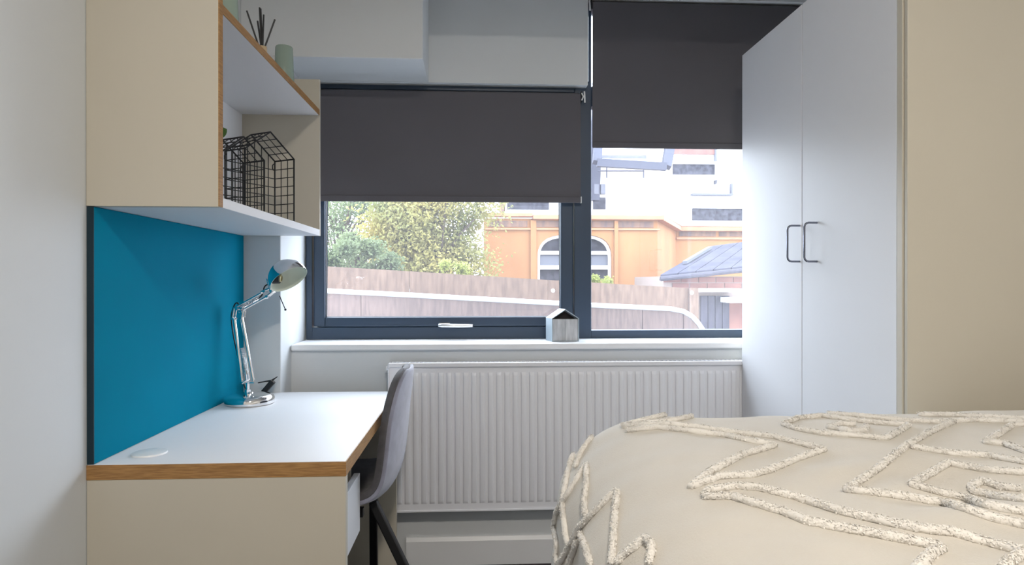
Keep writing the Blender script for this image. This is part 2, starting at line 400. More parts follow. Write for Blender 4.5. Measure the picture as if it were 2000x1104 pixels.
ssq(s_br, s_tr, .16).build('sash_stile', 'alu_frame', by); ssq(s_bl, s_tl, .14).build('sash_stile', 'alu_frame', by); ssq(s_tl, s_tr, .12).build('sash_rail', 'alu_frame', by)
MB().prism([s_tl, s_tr, s_br, s_bl], (0,.012,.004)).build('sash_pane', 'window_glass', by)
MB().bar(bq(1172,306,YBAY+.2), bq(1262,307,YBAY-.4), .05, .05).build('window_stay', 'alu_frame', by)
MB().bar(bq(1167,200,YBAY+.18), bq(1160,392,YBAY+.18), .19, .1, up=(0,-1,0)).build('jamb', 'alu_frame', by)
g = MB(); g.tube([bq(1168,334), bq(1258,334)], .012, 6); g.tube([bq(1185,325), bq(1185,348)], .012, 6); g.tube([bq(1257,325), bq(1257,348)], .012, 6); g.build('guard_rail', 'alu_frame', by)
pane(1158,1182,386,409,YBAY+.2,'dark_pane','window',.04,by)
for a in (1159, 1172): pane(a,a+9,361,380,YBAY+.2,'pale_pane','shutter',.08,by)

# brick outbuilding with slate roof
YS = 8.0
sh_ = thing('brick_outbuilding', 'low brick outbuilding with slate roof and grey timber doors', 'outbuilding', (3.4, YS, -.6))
sx0, sx1 = xa(1296,YS), xa(1560,YS); sze = za(540,YS,1300)
wl_ = box('wall', 'mortar', sh_, sx0, sx1, YS, YS+1.5, -.6, sze)
bw, bh = .225, .075
bme = MB().box(0, bw-.012, -.012, .01, 0, bh-.012).mesh('brick', 'brick')
nz = int((sze-.45)/bh)
for r in range(nz):
    z = sze-(r+1)*bh
    for c in range(-1, int((sx1-sx0)/bw)):
        x = sx0 + (c+(r % 2)*.5)*bw
        if x < sx0-.02 or x+bw > sx1: continue
        cx_ = x+bw/2
        if xa(1364,YS) < cx_ < xa(1470,YS) and z < za(566,YS,1400): continue
        if c > 26: continue
        o = bpy.data.objects.new('brick', bme); C.objects.link(o); o.parent = wl_; o.location = Vector((x, YS, z)) - wloc(wl_)
# roof : panels between eave and ridge
e0, e1 = at(1289,537,Y=YS-.15), at(1600,505,Y=YS-.15); r0, r1 = at(1386,481,Y=YS+1.3), at(1640,448,Y=YS+1.3)
ztilt = Vector((0,0,1))
np_ = 9
for i in range(np_):
    a, b = i/np_+.003, (i+1)/np_-.003
    q = [e0.lerp(e1,a), e0.lerp(e1,b), r0.lerp(r1,b), r0.lerp(r1,a)]
    MB().prism(q, (0,0,-.05)).build('roof_panel', 'slate', sh_)
MB().prism([e0+Vector((0,.02,-.05)), e1+Vector((0,.02,-.05)), r1+Vector((0,0,-.07)), r0+Vector((0,0,-.07))], (0,0,-.02)).build('roof_deck', 'grey_timber', sh_)
MB().tube([e0+Vector((0,-.02,-.05)), e1+Vector((0,-.02,-.05))], .03, 8).build('gutter', 'grey_timber', sh_)
def rp(u, v): return e0.lerp(e1,u).lerp(r0.lerp(r1,u),v)
nrm = (e1-e0).cross(r0-e0).normalized(); nrm = nrm if nrm.z > 0 else -nrm
MB().prism([p+nrm*.01 for p in (rp(.045,.28),rp(.075,.28),rp(.075,.82),rp(.045,.82))], nrm*.04).build('skylight', 'pale_pane', sh_)
for k in range(4):
    a = 1366+k*14
    d = box('door_board', 'grey_timber', sh_, xa(a,YS)+.004, xa(a+14,YS)-.004, YS-.05, YS+.01, -.6, za(578,YS,1390))
box('door_lintel', 'pvc_white', sh_, xa(1340,YS), xa(1425,YS), YS-.3, YS, za(570,YS,1390), za(563,YS,1390))
box('white_ledge', 'pvc_white', sh_, xa(1404,YS), xa(1560,YS), YS-.35, YS, za(590,YS,1430), za(580,YS,1430))
box('infill_panel', 'brick', sh_, xa(1422,YS), xa(1560,YS), YS-.04, YS+.01, -.6, za(592,YS,1430))

# trees
def tree(name, label, c, rad, n, leaf, size, trunk_h, seed, group=None, clumps=14):
    rnd = random.Random(seed)
    t = thing(name, label, 'tree' if trunk_h > .8 else 'bush', (c.x, c.y, -.6), group)
    tm = MB(); base = Vector((c.x, c.y, -.6)); top = Vector((c.x, c.y, c.z))
    tm.tube([base, base.lerp(top,.5)+Vector((.04,0,0)), top], [.10*rad.x, .075*rad.x, .03*rad.x], 8)
    cen = []
    for k in range(clumps):
        while True:
            p = Vector((rnd.uniform(-1,1), rnd.uniform(-1,1), rnd.uniform(-1,1)))
            if .25 < p.length < .95: break
        q = Vector((c.x+p.x*rad.x, c.y+p.y*rad.y, c.z+p.z*rad.z)); cen.append(q)
        m0 = base.lerp(top, rnd.uniform(.45,.95)); tm.tube([m0, m0.lerp(q,.5)+Vector((0,0,.06)), q], [.03*rad.x,.02*rad.x,.008*rad.x], 5)
    tm.build('trunk', 'bark', t)
    vs, fs = [], []
    for k in range(n):
        q = rnd.choice(cen); s = min(rad)*.42
        p = q + Vector((rnd.gauss(0,s*.55), rnd.gauss(0,s*.55), rnd.gauss(0,s*.5)))
        a = Vector((rnd.gauss(0,1), rnd.gauss(0,1), rnd.gauss(0,1))).normalized(); b = a.orthogonal().normalized()
        l = size*rnd.uniform(.6,1.2); i = len(vs)
        cr = a.cross(b)*.012
        vs += [p-a*l*.5, p+b*l*.28+cr, p+a*l*.5, p-b*l*.28+cr]; fs.append((i,i+1,i+2,i+3))
    f = MB(); f.v = vs; f.f = fs
    me = bpy.data.meshes.new('foliage'); off = wloc(t); me.from_pydata([tuple(v-off) for v in vs], [], fs); me.materials.append(M[leaf])
    o = bpy.data.objects.new('foliage', me); C.objects.link(o); o.parent = t; o['kind'] = 'stuff'
    return t
YT = 8.8
def sc_(px, Y): return px/F_PX*Y
tree('leafy_tree', 'full yellow-green tree beside the ochre building', at(850,452,Y=YT), Vector((sc_(132,YT),.75,sc_(98,YT))), 30000, 'foliage_yellow', .06, 2, 3, clumps=40)
tree('sparse_tree', 'sparse pale green tree with sky showing through', at(665,430,Y=YT+1.2), Vector((sc_(115,YT),.7,sc_(105,YT))), 5000, 'foliage_green', .058, 2, 5, clumps=22)
tree('low_tree', 'dense green shrub tree above the hoarding', at(700,500,Y=6.4), Vector((sc_(85,6.4),.36,sc_(42,6.4))), 7000, 'foliage_green', .042, 2, 8, clumps=14)
tree('garden_bush', 'bright lime bush peeping over the hoarding', at(872,540,Y=6.6), Vector((.26,.2,.14)), 1300, 'foliage_bright', .04, .5, 11, clumps=8)
tree('arch_bush', 'small green bush below the arched window', at(1168,551,Y=9.2), Vector((.24,.2,.13)), 900, 'foliage_bright', .045, .5, 12, clumps=8)

# ------------------------------------------------------------------ roller blinds
def blind(label, x0, x1, ztop, zbot, Y, chain_x, chain_z, cord):
    t = thing('roller_blind', label, 'blind', ((x0+x1)/2, Y, zbot))
    MB().tube([(x0+.005,Y+.018,ztop-.02),(x1-.005,Y+.018,ztop-.02)], .018, 16).build('roller_tube', 'blind_fabric', t)
    box('fabric', 'blind_fabric', t, x0, x1, Y-.0006, Y+.0006, zbot+.026, ztop-.012)
    box('bottom_bar', 'blind_fabric', t, x0, x1, Y-.005, Y+.005, zbot, zbot+.027, bevel=.003)
    box('end_cap', 'white_plastic', t, x1+.0002, x1+.004, Y-.006, Y+.006, zbot-.001, zbot+.028, bevel=.001)
    for xx in (x0-.006, x1+.002): box('bracket', 'gasket', t, xx, xx+.004, Y-.004, Y+.045, ztop-.045, ztop+.0)
    b = MB(); b.tube([(chain_x,Y-.004,chain_z+.02),(chain_x+.002,Y-.006,chain_z-.03)], .0035, 8)
    if cord: b.tube([(chain_x-.012,Y-.006,chain_z+.012),(chain_x-.005,Y-.007,chain_z-.004),(chain_x-.012,Y-.006,chain_z-.02)], .003, 8)
    b.build('chain_hook', 'white_plastic', t)
    return t
YBL = YF-.03
z1b, z1t = za(396.5,YBL,1130), za(180.5,YBL,900)
blind('wide charcoal roller blind half lowered over the low window', XP+.02, xa(1134,YBL), z1t+.012, z1b, YBL, xa(1141,YBL), za(188,YBL,1141), True)
z2b, z2t = za(289,YBL,1160), za(7,YBL,1300)
blind('tall charcoal roller blind hanging in the window beside the wardrobe', xa(1157,YBL), 1.60, z2t+.012, z2b, YBL, xa(1151,YBL), za(8,YBL,1151), False)

# ------------------------------------------------------------------ radiator
YR = YW-.10
rx0, rx1 = xa(757,YR,712), 1.45
rz1, rz0 = za(711,YR,760), za(1003,YR,780)
ra = thing('radiator', 'white ribbed panel radiator under the window sill', 'radiator', ((rx0+rx1)/2, YR+.04, rz0))
pitch = .0332; prof = []
x = rx0+.033
prof.append((rx0+.004, 0))
while x+pitch < rx1-.02:
    prof += [(x,0),(x+.003,.0056),(x+.005,.0066),(x+.018,.0066),(x+.020,.0056),(x+.023,0)]
    x += pitch
prof.append((rx1-.004, 0))
rows = [(rz0+.004,0),(rz0+.032,0),(rz0+.040,.8),(rz0+.046,1),(rz1-.052,1),(rz1-.046,.8),(rz1-.038,0),(rz1-.004,0)]
vs = []; fs = []; nc = len(prof)
for z, k in rows:
    for xx, d in prof: vs.append((xx, YR-d*k+.008, z))
for j in range(len(rows)-1):
    for i in range(nc-1): fs.append((j*nc+i, j*nc+i+1, (j+1)*nc+i+1, (j+1)*nc+i))
fp = MB().add(vs, fs); fp.smooth = True; fp.build('front_panel', 'radiator_enamel', ra, autosmooth=25)
box('rear_panel', 'radiator_enamel', ra, rx0+.01, rx1-.01, YR+.065, YR+.075, rz0+.005, rz1-.02)
box('top_lip', 'radiator_enamel', ra, rx0+.002, rx1, YR-.001, YR+.014, rz1-.016, rz1+.003, bevel=.004)
tp = MB(); tp.box(rx0+.002, rx1, YR+.064, YR+.078, rz1-.012, rz1)
xx = rx0+.01
while xx < rx1: tp.box(xx, xx+.006, YR+.014, YR+.064, rz1-.006, rz1-.001); xx += .018
tp.build('top_grille', 'radiator_enamel', ra)
box('side_cover', 'radiator_enamel', ra, rx0, rx0+.006, YR+.001, YR+.078, rz0, rz1, bevel=.0025)
box('lower_rim', 'radiator_enamel', ra, rx0+.002, rx1, YR+.004, YR+.014, rz0, rz0+.008, bevel=.002)
MB().tube([(rx0+.001,YR+.04,rz1-.024),(rx0-.011,YR+.04,rz1-.024)], .010, 12).build('bleed_plug', 'white_plastic', ra)
for xx in (rx0+.25, rx1-.3): box('wall_bracket', 'radiator_enamel', ra, xx, xx+.03, YR+.074, YW-.001, rz0+.1, rz1-.1)

# ------------------------------------------------------------------ wardrobe
WZT = EYE+.9257
y1, y2, y3 = at(1449,552,X=XW).y, at(1566,552,X=XW).y, at(1750,552,X=XW).y
yp = at(1763,552,X=XW).y
wd = thing('wardrobe', 'tall white two-door wardrobe with cream side panel beside the bed', 'wardrobe', (1.38, (y1+yp)/2, 0))
box('side_panel', 'cream_laminate', wd, XW+.004, XR-.01, yp-.012, yp-.0005, 0, WZT, bevel=.0012)
box('end_stile', 'cream_laminate', wd, XW, XR-.01, yp+.0025, y3-.003, 0, WZT, bevel=.0012)
box('side_panel', 'cream_laminate', wd, XW+.02, XR-.01, y1-.02, y1-.0005, 0, WZT, bevel=.0012)
box('back_panel', 'cream_laminate', wd, XR-.03, XR-.012, y3, y1-.021, 0, WZT)
box('top_panel', 'cream_laminate', wd, XW+.02, XR-.032, y3, y1-.021, WZT-.025, WZT)
box('plinth', 'cream_laminate', wd, XW+.04, XW+.06, y3, y1-.021, 0, .09)
def handle(par, yat, zt_, zb_, off):
    m = MB(); s = .042; r = .014; pts = []
    pts.append((XW, yat, zt_)); pts.append((XW-s+r, yat, zt_))
    for a in (30, 60, 90): pts.append((XW-s+r-r*math.sin(math.radians(a)), yat, zt_-r+r*math.cos(math.radians(a))))
    for a in (0, 30, 60, 90): pts.append((XW-s+r-r*math.cos(math.radians(a)), yat, zb_+r-r*math.sin(math.radians(a))))
    pts.append((XW, yat, zb_))
    m.tube(pts, .0033, 10).build('handle', 'handle_metal', par)
d1 = box('door', 'door_laminate', wd, XW+.0005, XW+.0185, y2+.0024, y1-.0005, .095, WZT-.002, bevel=.0012)
d2 = box('door', 'door_laminate', wd, XW+.0005, XW+.0185, y3-.001, y2-.0024, .095, WZT-.002, bevel=.0012)
ya1, ya2 = at(1563,475,X=XW).y+.004, at(1596,475,X=XW).y
handle(d1, ya1, za(441,ya1,1550), za(511,ya1,1550), 0); handle(d2, ya2, za(435,ya2,1580), za(511,ya2,1580), 0)

# ------------------------------------------------------------------ desk
dk = thing('desk', 'white desk with exposed plywood edge and cream end panels', 'desk', ((XL+XD)/2, (YA+YB)/2, 0))
box('desktop', 'white_laminate', dk, XL+.001, XD-.0025, YA+.0025, YB-.001, Z_DESK2, Z_DESK, bevel=.0008)
eb = MB(); eb.box(XL+.001, XD, YA, YA+.0024, Z_DESK2, Z_DESK-.0008); eb.box(XD-.0024, XD, YA+.0024, YB-.001, Z_DESK2, Z_DESK-.0008)
eb.build('plywood_edge', 'plywood_edge', dk)
box('end_panel', 'cream_laminate', dk, XL+.001, XD-.001, YA+.001, YA+.024, 0, Z_DESK2-.0005, bevel=.001)
box('end_panel', 'cream_laminate', dk, XL+.001, XD-.001, YB-.026, YB-.002, 0, Z_DESK2-.0005, bevel=.001)
box('modesty_panel', 'cream_laminate', dk, XL+.03, XL+.048, YA+.025, YB-.027, .25, Z_DESK2-.001)
xo = XD-.045; yd1 = at(703,1037,X=xo).y; zd0, zd1 = at(703,1037,X=xo).z, at(703,924,X=xo).z
dr = box('drawer', 'cream_laminate', dk, XL+.12, xo-.02, YA+.03, yd1-.01, zd0+.02, zd1-.01)
box('drawer_front', 'white_laminate', dr, xo-.018, xo, YA+.027, yd1, zd0, zd1, bevel=.0015)
box('drawer_runner', 'cream_laminate', dk, XL+.1, xo-.03, yd1+.002, yd1+.02, zd1-.12, Z_DESK2-.0005)
gq = at(292,886,Z=Z_DESK)
MB().lathe([(.0,Z_DESK+.0045),(.036,Z_DESK+.0045),(.0395,Z_DESK+.0035),(.041,Z_DESK)], Matrix.Translation((gq.x,gq.y,0)), 40).build('cable_grommet', 'white_plastic', dk)

# teal pin board
pbx = XL+.0165
tb = thing('pin_board', 'teal felt pin board fixed to the wall above the desk', 'board', (XL+.008, (YA+YB)/2, Z_DESK+.001))
box('felt_panel', 'teal_board', tb, XL+.001, pbx, YA+.0045, at(476,600,X=pbx).y, Z_DESK+.001, EYE+.1763-.001, bevel=.001)
box('edge_strip', 'edge_navy', tb, XL+.001, pbx, YA+.002, YA+.0044, Z_DESK+.001, EYE+.1763-.001)

# ------------------------------------------------------------------ wall cabinet
ZC, ZS = EYE+.1763, EYE+.6413
ZTOP = za(157,YB,600)
wc = thing('wall_shelf_unit', 'cream wall-hung shelf unit with plywood edges above the desk', 'shelf', ((XL+XC)/2, (YA+YB)/2, ZC))
box('side_panel', 'cream_laminate', wc, XL+.001, XC-.002, YA, YA+.022, ZC, ZTOP, bevel=.001)
box('front_edge', 'plywood_edge', wc, XC-.002, XC+.0005, YA+.0005, YA+.0215, ZC+.001, ZTOP)
box('side_panel', 'cream_laminate', wc, XL+.001, XC, YB-.016, YB-.001, ZC, ZTOP, bevel=.001)
box('bottom_shelf', 'white_laminate', wc, XL+.001, XC, YA+.0225, YB-.0165, ZC, ZC+.024, bevel=.001)
ms = box('upper_shelf', 'white_laminate', wc, XL+.001, XC-.002, YA+.0225, YB-.0165, ZS, ZS+.022)
box('plywood_edge', 'plywood_edge', ms, XC-.002, XC, YA+.0225, YB-.0165, ZS, ZS+.022)
box('back_panel', 'white_laminate', wc, XL+.001, XL+.012, YA+.023, YB-.017, ZC+.025, ZS-.001)
ZSH, ZUP = ZC+.024, ZS+.022

# wire houses
def wire_house(label, c, wdt, dep, eave, apex, phi, cell):
    # c: far front corner; gable runs from c towards (-sin,-cos), depth towards (-cos, +sin)
    g = Vector((-math.sin(phi), -math.cos(phi), 0)); d = Vector((-math.cos(phi), math.sin(phi), 0)); Zu = Vector((0,0,1))
    t = thing('wire_house', label, 'wire house', c)
    def P(a, b, z): return c + g*a + d*b + Zu*(z+.002)
    def pent(b): return [P(0,b,0), P(0,b,eave), P(wdt/2,b,apex), P(wdt,b,eave), P(wdt,b,0)]
    fr = MB()
    for b in (0, dep): fr.tube(pent(b)+[], .0029, 6, closed=True)
    for (a, z) in ((0,0),(0,eave),(wdt/2,apex),(wdt,eave),(wdt,0)): fr.tube([P(a,0,z), P(a,dep,z)], .0026, 6)
    fr.build('frame', 'black_wire', t)
    gr = MB(); nb = max(2, round(dep/cell))
    for k in range(1, nb):
        b = dep*k/nb; gr.tube(pent(b), .0016, 5)
    nz_ = round(eave/cell)
    for k in range(1, nz_):
        z = eave*k/nz_
        for a in (0, wdt): gr.tube([P(a,0,z), P(a,dep,z)], .0016, 5)
        gr.tube([P(0,dep,z), P(wdt,dep,z)], .0016, 5)
    sl = math.hypot(wdt/2, apex-eave); ns = round(sl/cell)
    for k in range(1, ns):
        f = k/ns
        for s in (0, 1):
            a = wdt/2*f if s == 0 else wdt-wdt/2*f
            gr.tube([P(a,0,eave+(apex-eave)*f), P(a,dep,eave+(apex-eave)*f)], .0016, 5)
    na = round(wdt/cell)
    for k in range(1, na):
        a = wdt*k/na; zt2 = eave+(apex-eave)*(1-abs(a-wdt/2)/(wdt/2))
        gr.tube([P(a,dep,0), P(a,dep,zt2)], .0016, 5); gr.tube([P(a,0,0), P(a,dep,0)], .0016, 5)
    gr.build('mesh_grid', 'black_wire', t)
    for a in (.004, wdt-.004):
        hk = MB(); ctr = P(a,dep,eave-.02)
        hk.tube([ctr+Vector((0,0,.011)), ctr+g*.006+Vector((0,0,.005)), ctr+g*.006-Vector((0,0,.006)), ctr-Vector((0,0,.011))], .0022, 6)
        hk.build('hanging_loop', 'black_wire', t)
    return t
PHI = math.radians(30)
wire_house('larger black wire mesh house on the shelf beside its far end panel', Vector((-.617, 2.19, ZSH)), .20, .089, .209, .280, PHI, .03)
wire_house('smaller black wire mesh house in front of the larger one on the shelf', Vector((-.635, 1.944, ZSH)), .148, .089, .158, .214, PHI, .028)
# potted plant behind the near panel
lf = at(433,257,Y=1.72)
pl = thing('potted_plant', 'small potted plant with a dark green leaf on the shelf', 'plant', (lf.x-.07, 1.66, ZSH))
pc = Vector((lf.x-.07, 1.66, ZSH))
MB().lathe([(0,0),(.032,0),(.042,.075),(.038,.075),(.036,.062),(0,.062)], Matrix.Translation(pc)).build('pot', 'sage_ceramic', pl)
MB().lathe([(.035,.063),(0,.066)], Matrix.Translation(pc)).build('soil', 'soil', pl)
def leaf_mesh(a, b, wid):
    a, b = Vector(a), Vector(b); t = b-a; sd = t.cross(Vector((.3,1,.2))).normalized(); m = MB(); vs = []; fs = []; n = 8
    nn = t.cross(sd).normalized()
    for i in range(n+1):
        f = i/n; wv = wid*math.sin(math.pi*min(1,f*.98+.01))**.8
        p = a+t*f+nn*(.008*math.sin(math.pi*f))
        vs += [p-sd*wv, p-nn*.003, p+sd*wv]
    for i in range(n): fs += [(3*i,3*i+1,3*i+4,3*i+3),(3*i+1,3*i+2,3*i+5,3*i+4)]
    m.smooth = True; return m.add(vs, fs)
for k, (tip, wd_) in enumerate(((lf+Vector((.013,0,.006)), .02), (pc+Vector((-.06,.03,.17)), .018), (pc+Vector((-.03,-.04,.16)), .018), (pc+Vector((.0,.05,.15)), .016))):
    a = pc+Vector((0,0,.06)); md = a.lerp(tip,.55)+Vector((0,0,.03))
    st = MB().tube([a, a.lerp(md,.6)+Vector((0,0,.01)), md], .0018, 6).build('stem', 'leaf', pl)
    o = leaf_mesh(md, tip, wd_).build('leaf', 'leaf', pl); mm = o.modifiers.new('solid', 'SOLIDIFY'); mm.thickness = .0015

# items on the upper shelf
def on_shelf(px, py_ref, X): return at(px, py_ref, X=X).y
def cup(label, c, r0_, r1_, h, nm='ceramic_cup'):
    t = thing(nm, label, 'cup', c)
    MB().lathe([(0,0),(r0_*.96,0),(r0_,.004),(r1_,h-.004),(r1_-.002,h),(r1_-.005,h-.003),(r0_-.006,.008),(0,.008)], Matrix.Translation(c), 40).build('body', 'sage_ceramic', t)
    return t
cy_ = 2.33; cx2 = xa(555,cy_,120)
hc = za(92,cy_,552)-ZUP
cup('sage green tapered ceramic cup on the upper shelf by the far end', Vector((cx2, cy_, ZUP)), .036, .030, hc)
cy2 = 1.80; c2 = Vector((xa(442,cy2,20), cy2, ZUP))
cup('sage green ceramic vase on the upper shelf near the reed diffuser', c2, .034, .029, .135, 'ceramic_vase')
dy = 2.06; dc = Vector((xa(512,dy,95), dy, ZUP)); hj = za(91,dy,512)-ZUP
df = thing('reed_diffuser', 'reed diffuser with black sticks and wooden collar on the upper shelf', 'diffuser', dc)
MB().lathe([(0,0),(.026,0),(.028,.004),(.028,hj*.5),(.014,hj*.72),(.013,hj*.74)], Matrix.Translation(dc)).build('bottle', 'sage_ceramic', df)
MB().lathe([(.0,hj*.7),(.0135,hj*.7),(.0145,hj*.75),(.0145,hj-.001),(.011,hj),(.009,hj-.004),(0,hj-.004)], Matrix.Translation(dc)).build('collar', 'jar_wood', df)
for i, (px, py) in enumerate(((482,21),(507,15),(509,17),(515,29),(537,38),(503,41))):
    tip = at(px, py, Y=dy+(-.012,.004,.014,.01,-.006,.016)[i])
    bs = dc+Vector((((px-511)*.00025), (.004,-.003,.005,0,-.004,.003)[i], hj-.012))
    MB().tube([bs, tip], .0027, 7).build('reed', 'black_plastic', df)

# ------------------------------------------------------------------ desk lamp
ly_ = 2.30; L0 = at(488,784,Z=Z_DESK); L0 = Vector((xa(488,ly_,784), ly_, Z_DESK))
lp = thing('desk_lamp', 'chrome spring-arm desk lamp with domed shade standing on the desk', 'lamp', L0)
def lq(px, py, dy=0): return at(px, py, Y=ly_+dy)
MB().lathe([(0,0),(.079,0),(.083,.003),(.0835,.016),(.080,.025),(.070,.031),(.045,.035),(.012,.037),(.010,.040),(0,.040)], Matrix.Translation(L0), 48).build('base', 'chrome', lp)
b0 = lq(484,748); b1 = lq(465,622)
st = MB(); st.tube([(b0.x, ly_, Z_DESK+.025),(b0.x, ly_, b0.z)], .007, 12); st.tube([(b0.x,ly_,Z_DESK+.036),(b0.x,ly_,Z_DESK+.05)], .011, 12); st.tube([(b0.x-.016,ly_,b0.z),(b0.x+.022,ly_,b0.z)], .0045, 10); st.build('stem', 'chrome', lp)
br = MB()
for s in (-1, 1): br.tube([b0+Vector((-.016,s*.010,.0)), b0+Vector((.0,s*.010,.012)), b0+Vector((-.004,s*.010,.045))], .0042, 10)
br.build('lower_bracket', 'chrome', lp)
la = b1-b0; ld = la.normalized(); lpv = Vector((ld.z,0,-ld.x))
for s, nm in ((-1,'lower_arm'),(1,'lower_arm')):
    o_ = lpv*s*.013
    m = MB(); m.tube([b0+o_*1.5+Vector((0,0,.004)), b1+o_], .0058, 10); m.build(nm, 'chrome', lp)
# springs
def spring(a, b, r, n, wr=.0011):
    a, b = Vector(a), Vector(b); t = (b-a).normalized(); u = t.orthogonal().normalized(); v = t.cross(u); pts = []
    for i in range(n*10+1): th = i*2*math.pi/10; pts.append(a.lerp(b,i/(n*10))+(u*math.cos(th)+v*math.sin(th))*r)
    return MB().tube(pts, wr, 5)
for s in (-1,1): spring(b0+ld*.03+Vector((0,s*.007,0)), b0+ld*.125+Vector((0,s*.007,0)), .0045, 22).build('spring', 'chrome', lp)
e1_ = lq(462,606); e2_ = lq(520,574)
jt = MB()
for s in (-1, 1):
    jt.tube([b1+lpv*-.016+Vector((0,s*.011,0)), e1_+Vector((-.004,s*.011,.008)), e1_+Vector((.024,s*.011,.006))], .0042, 10); jt.tube([b1+lpv*.016+Vector((0,s*.011,0)), e1_+Vector((.026,s*.011,-.002))], .0042, 10)
for q in (b1+lpv*-.013, b1+lpv*.013, e1_+Vector((.004,0,.004)), e1_+Vector((.018,0,-.004))): jt.tube([q+Vector((0,-.016,0)), q+Vector((0,.016,0))], .0045, 10)
jt.build('elbow_joint', 'chrome', lp)
ua = (e2_-e1_).normalized(); un = Vector((-ua.z,0,ua.x))
for s in (-1, 1): MB().tube([e1_+un*s*.010+ua*.004, e2_+un*s*.010], .004, 10).build('upper_arm', 'chrome', lp)
for s in (-1, 1): spring(e1_+ua*.02+Vector((0,s*.006,0)), e1_+ua*.085+Vector((0,s*.006,0)), .004, 16).build('spring', 'chrome', lp)
hj_ = MB()
for s in (-1, 1):
    hj_.tube([e2_-ua*.01+un*.012+Vector((0,s*.010,0)), e2_+ua*.03+un*.008+Vector((0,s*.010,0))], .0045, 10); hj_.tube([e2_-ua*.01-un*.012+Vector((0,s*.010,0)), e2_+ua*.026-un*.006+Vector((0,s*.010,0))], .0045, 10)
for q in (e2_+un*.010, e2_-un*.010, e2_+ua*.022): hj_.tube([q+Vector((0,-.015,0)), q+Vector((0,.015,0))], .0048, 10)
hj_.build('head_joint', 'chrome', lp)
nv = Vector((.558,-.304,-.77)).normalized()
oc = at(564,545,Y=ly_-.045); R_ = .068; mj = Vector((.824,.26,.498)); mj = (mj-nv*mj.dot(nv)).normalized()
rot = nv.to_track_quat('Z','X').to_matrix().to_4x4()
TM = Matrix.Translation(oc) @ rot
outer, inner = [], []
for i in range(13):
    a = math.pi/2*i/12
    outer.append((max(R_*math.cos(a), .0), -.070*math.sin(a)))
    inner.append((max((R_-.0018)*math.cos(a), 0), -.0675*math.sin(a)))
MB().lathe([(R_-.0005,.002)]+outer, TM, 48).build('shade', 'chrome', lp)
MB().lathe([(R_-.0005,.0021),(R_-.0022,.0016)]+inner, TM, 48).build('shade_lining', 'shade_enamel', lp)
sax = (mj+nv*.75).normalized(); skt = Matrix.Translation(oc-mj*.044-nv*.034) @ sax.to_track_quat('Z','X').to_matrix().to_4x4()
so = MB().lathe([(.021,.002),(.019,.026),(.016,.0265),(.0145,.008),(0,.008)], skt, 24).build('bulb_socket', 'black_plastic', lp)
MB().lathe([(.0142,.012),(.013,.030),(.010,.032),(.008,.018),(0,.018)], skt, 24).build('contact_ring', 'brass', so)
nk = oc-mj*.050-nv*.042; MB().tube([nk, e2_+ua*.022], [.014,.009], 12).build('shade_neck', 'chrome', lp)
MB().tube([lq(546,578,-.05), lq(551,590,-.05), lq(557,604,-.05)], .0016, 6).build('switch_rod', 'black_plastic', lp)
MB().lathe([(0,-.004),(.003,-.003),(.004,0),(.003,.003),(0,.004)], Matrix.Translation(lq(557.5,605,-.05)), 12).build('switch_knob', 'black_plastic', lp)
cb = [nk, lq(528,552,.02), lq(517,560,.02), lq(512,576,.015), lq(500,586,.014), lq(480,596,.014), lq(468,598,.014), lq(464,592,.014), lq(458,596,.014), lq(452,618,.014), lq(455,650,.016), lq(463,690,.016), lq(472,735,.02), lq(480,762,.03)]
def smooth(pts, n=6):
    out = []
    for i in range(len(pts)-1):
        p0, p1, p2, p3 = pts[max(0,i-1)], pts[i], pts[i+1], pts[min(len(pts)-1,i+2)]
        for k in range(n):
            t = k/n; out.append(.5*((2*p1)+(p2-p0)*t+(2*p0-5*p1+4*p2-p3)*t*t+(3*p1-p0-3*p2+p3)*t**3))
    return out+[pts[-1]]
MB().tube(smooth(cb), .0026, 8).build('power_cord', 'black_plastic', lp)
# clip / adapter behind the lamp
YAD = 2.47
ad = thing('cable_adapter', 'black cable adapter leaning behind the chrome lamp', 'adapter', (xa(513,YAD), YAD, Z_DESK))
a0 = Vector((xa(514,YAD,768), YAD, Z_DESK+.008)); a1 = at(534,744,Y=YAD)
MB().bar(a0, a1, .02, .016, up=(0,1,0)).build('adapter_body', 'black_plastic', ad, .003)
MB().tube([at(504,748,Y=YAD), at(520,745,Y=YAD), at(530,744,Y=YAD), at(542,736,Y=YAD)], [.002,.0025,.004,.0015], 8).build('cable_end', 'black_plastic', ad)

# ------------------------------------------------------------------ chair
YCH = 2.20
ch = thing('dining_chair', 'grey velvet shell chair with black legs tucked under the desk', 'chair', (-.42, YCH, 0))
# centre-line profile (x,z) from front of seat to top of back
pr = [(-.72,.445),(-.68,.466),(-.60,.468),(-.50,.458),(-.41,.455),(-.335,.462),(-.278,.505),(-.258,.575),(-.250,.66),(-.243,.74),(-.234,.82),(-.229,.862),(-.225,.882)]
hwid = [.16,.185,.20,.208,.21,.212,.212,.21,.205,.193,.165,.12,.06]
pr = [Vector((a,0,b)) for a, b in pr]
def shell(off, inset):
    vs = []; fs = []; NU = 16
    for j, p in enumerate(pr):
        t = (pr[min(j+1,len(pr)-1)]-pr[max(j-1,0)]).normalized(); nn = Vector((-t.z,0,t.x))       # towards the sitter
        lift = .032*min(1, (j/3.0)) if j < 9 else .032*max(.25, (13-j)/4)
        for i in range(NU+1):
            u = -1+2*i/NU; uu = math.sin(u*math.pi/2)
            vs.append(Vector((p.x, YCH+uu*(hwid[j]-inset), p.z)) + nn*(off+lift*abs(uu)**2.6))
    n = NU+1
    for j in range(len(pr)-1):
        for i in range(NU): fs.append((j*n+i, j*n+i+1, (j+1)*n+i+1, (j+1)*n+i))
    m = MB().add(vs, fs); m.smooth = True; return m
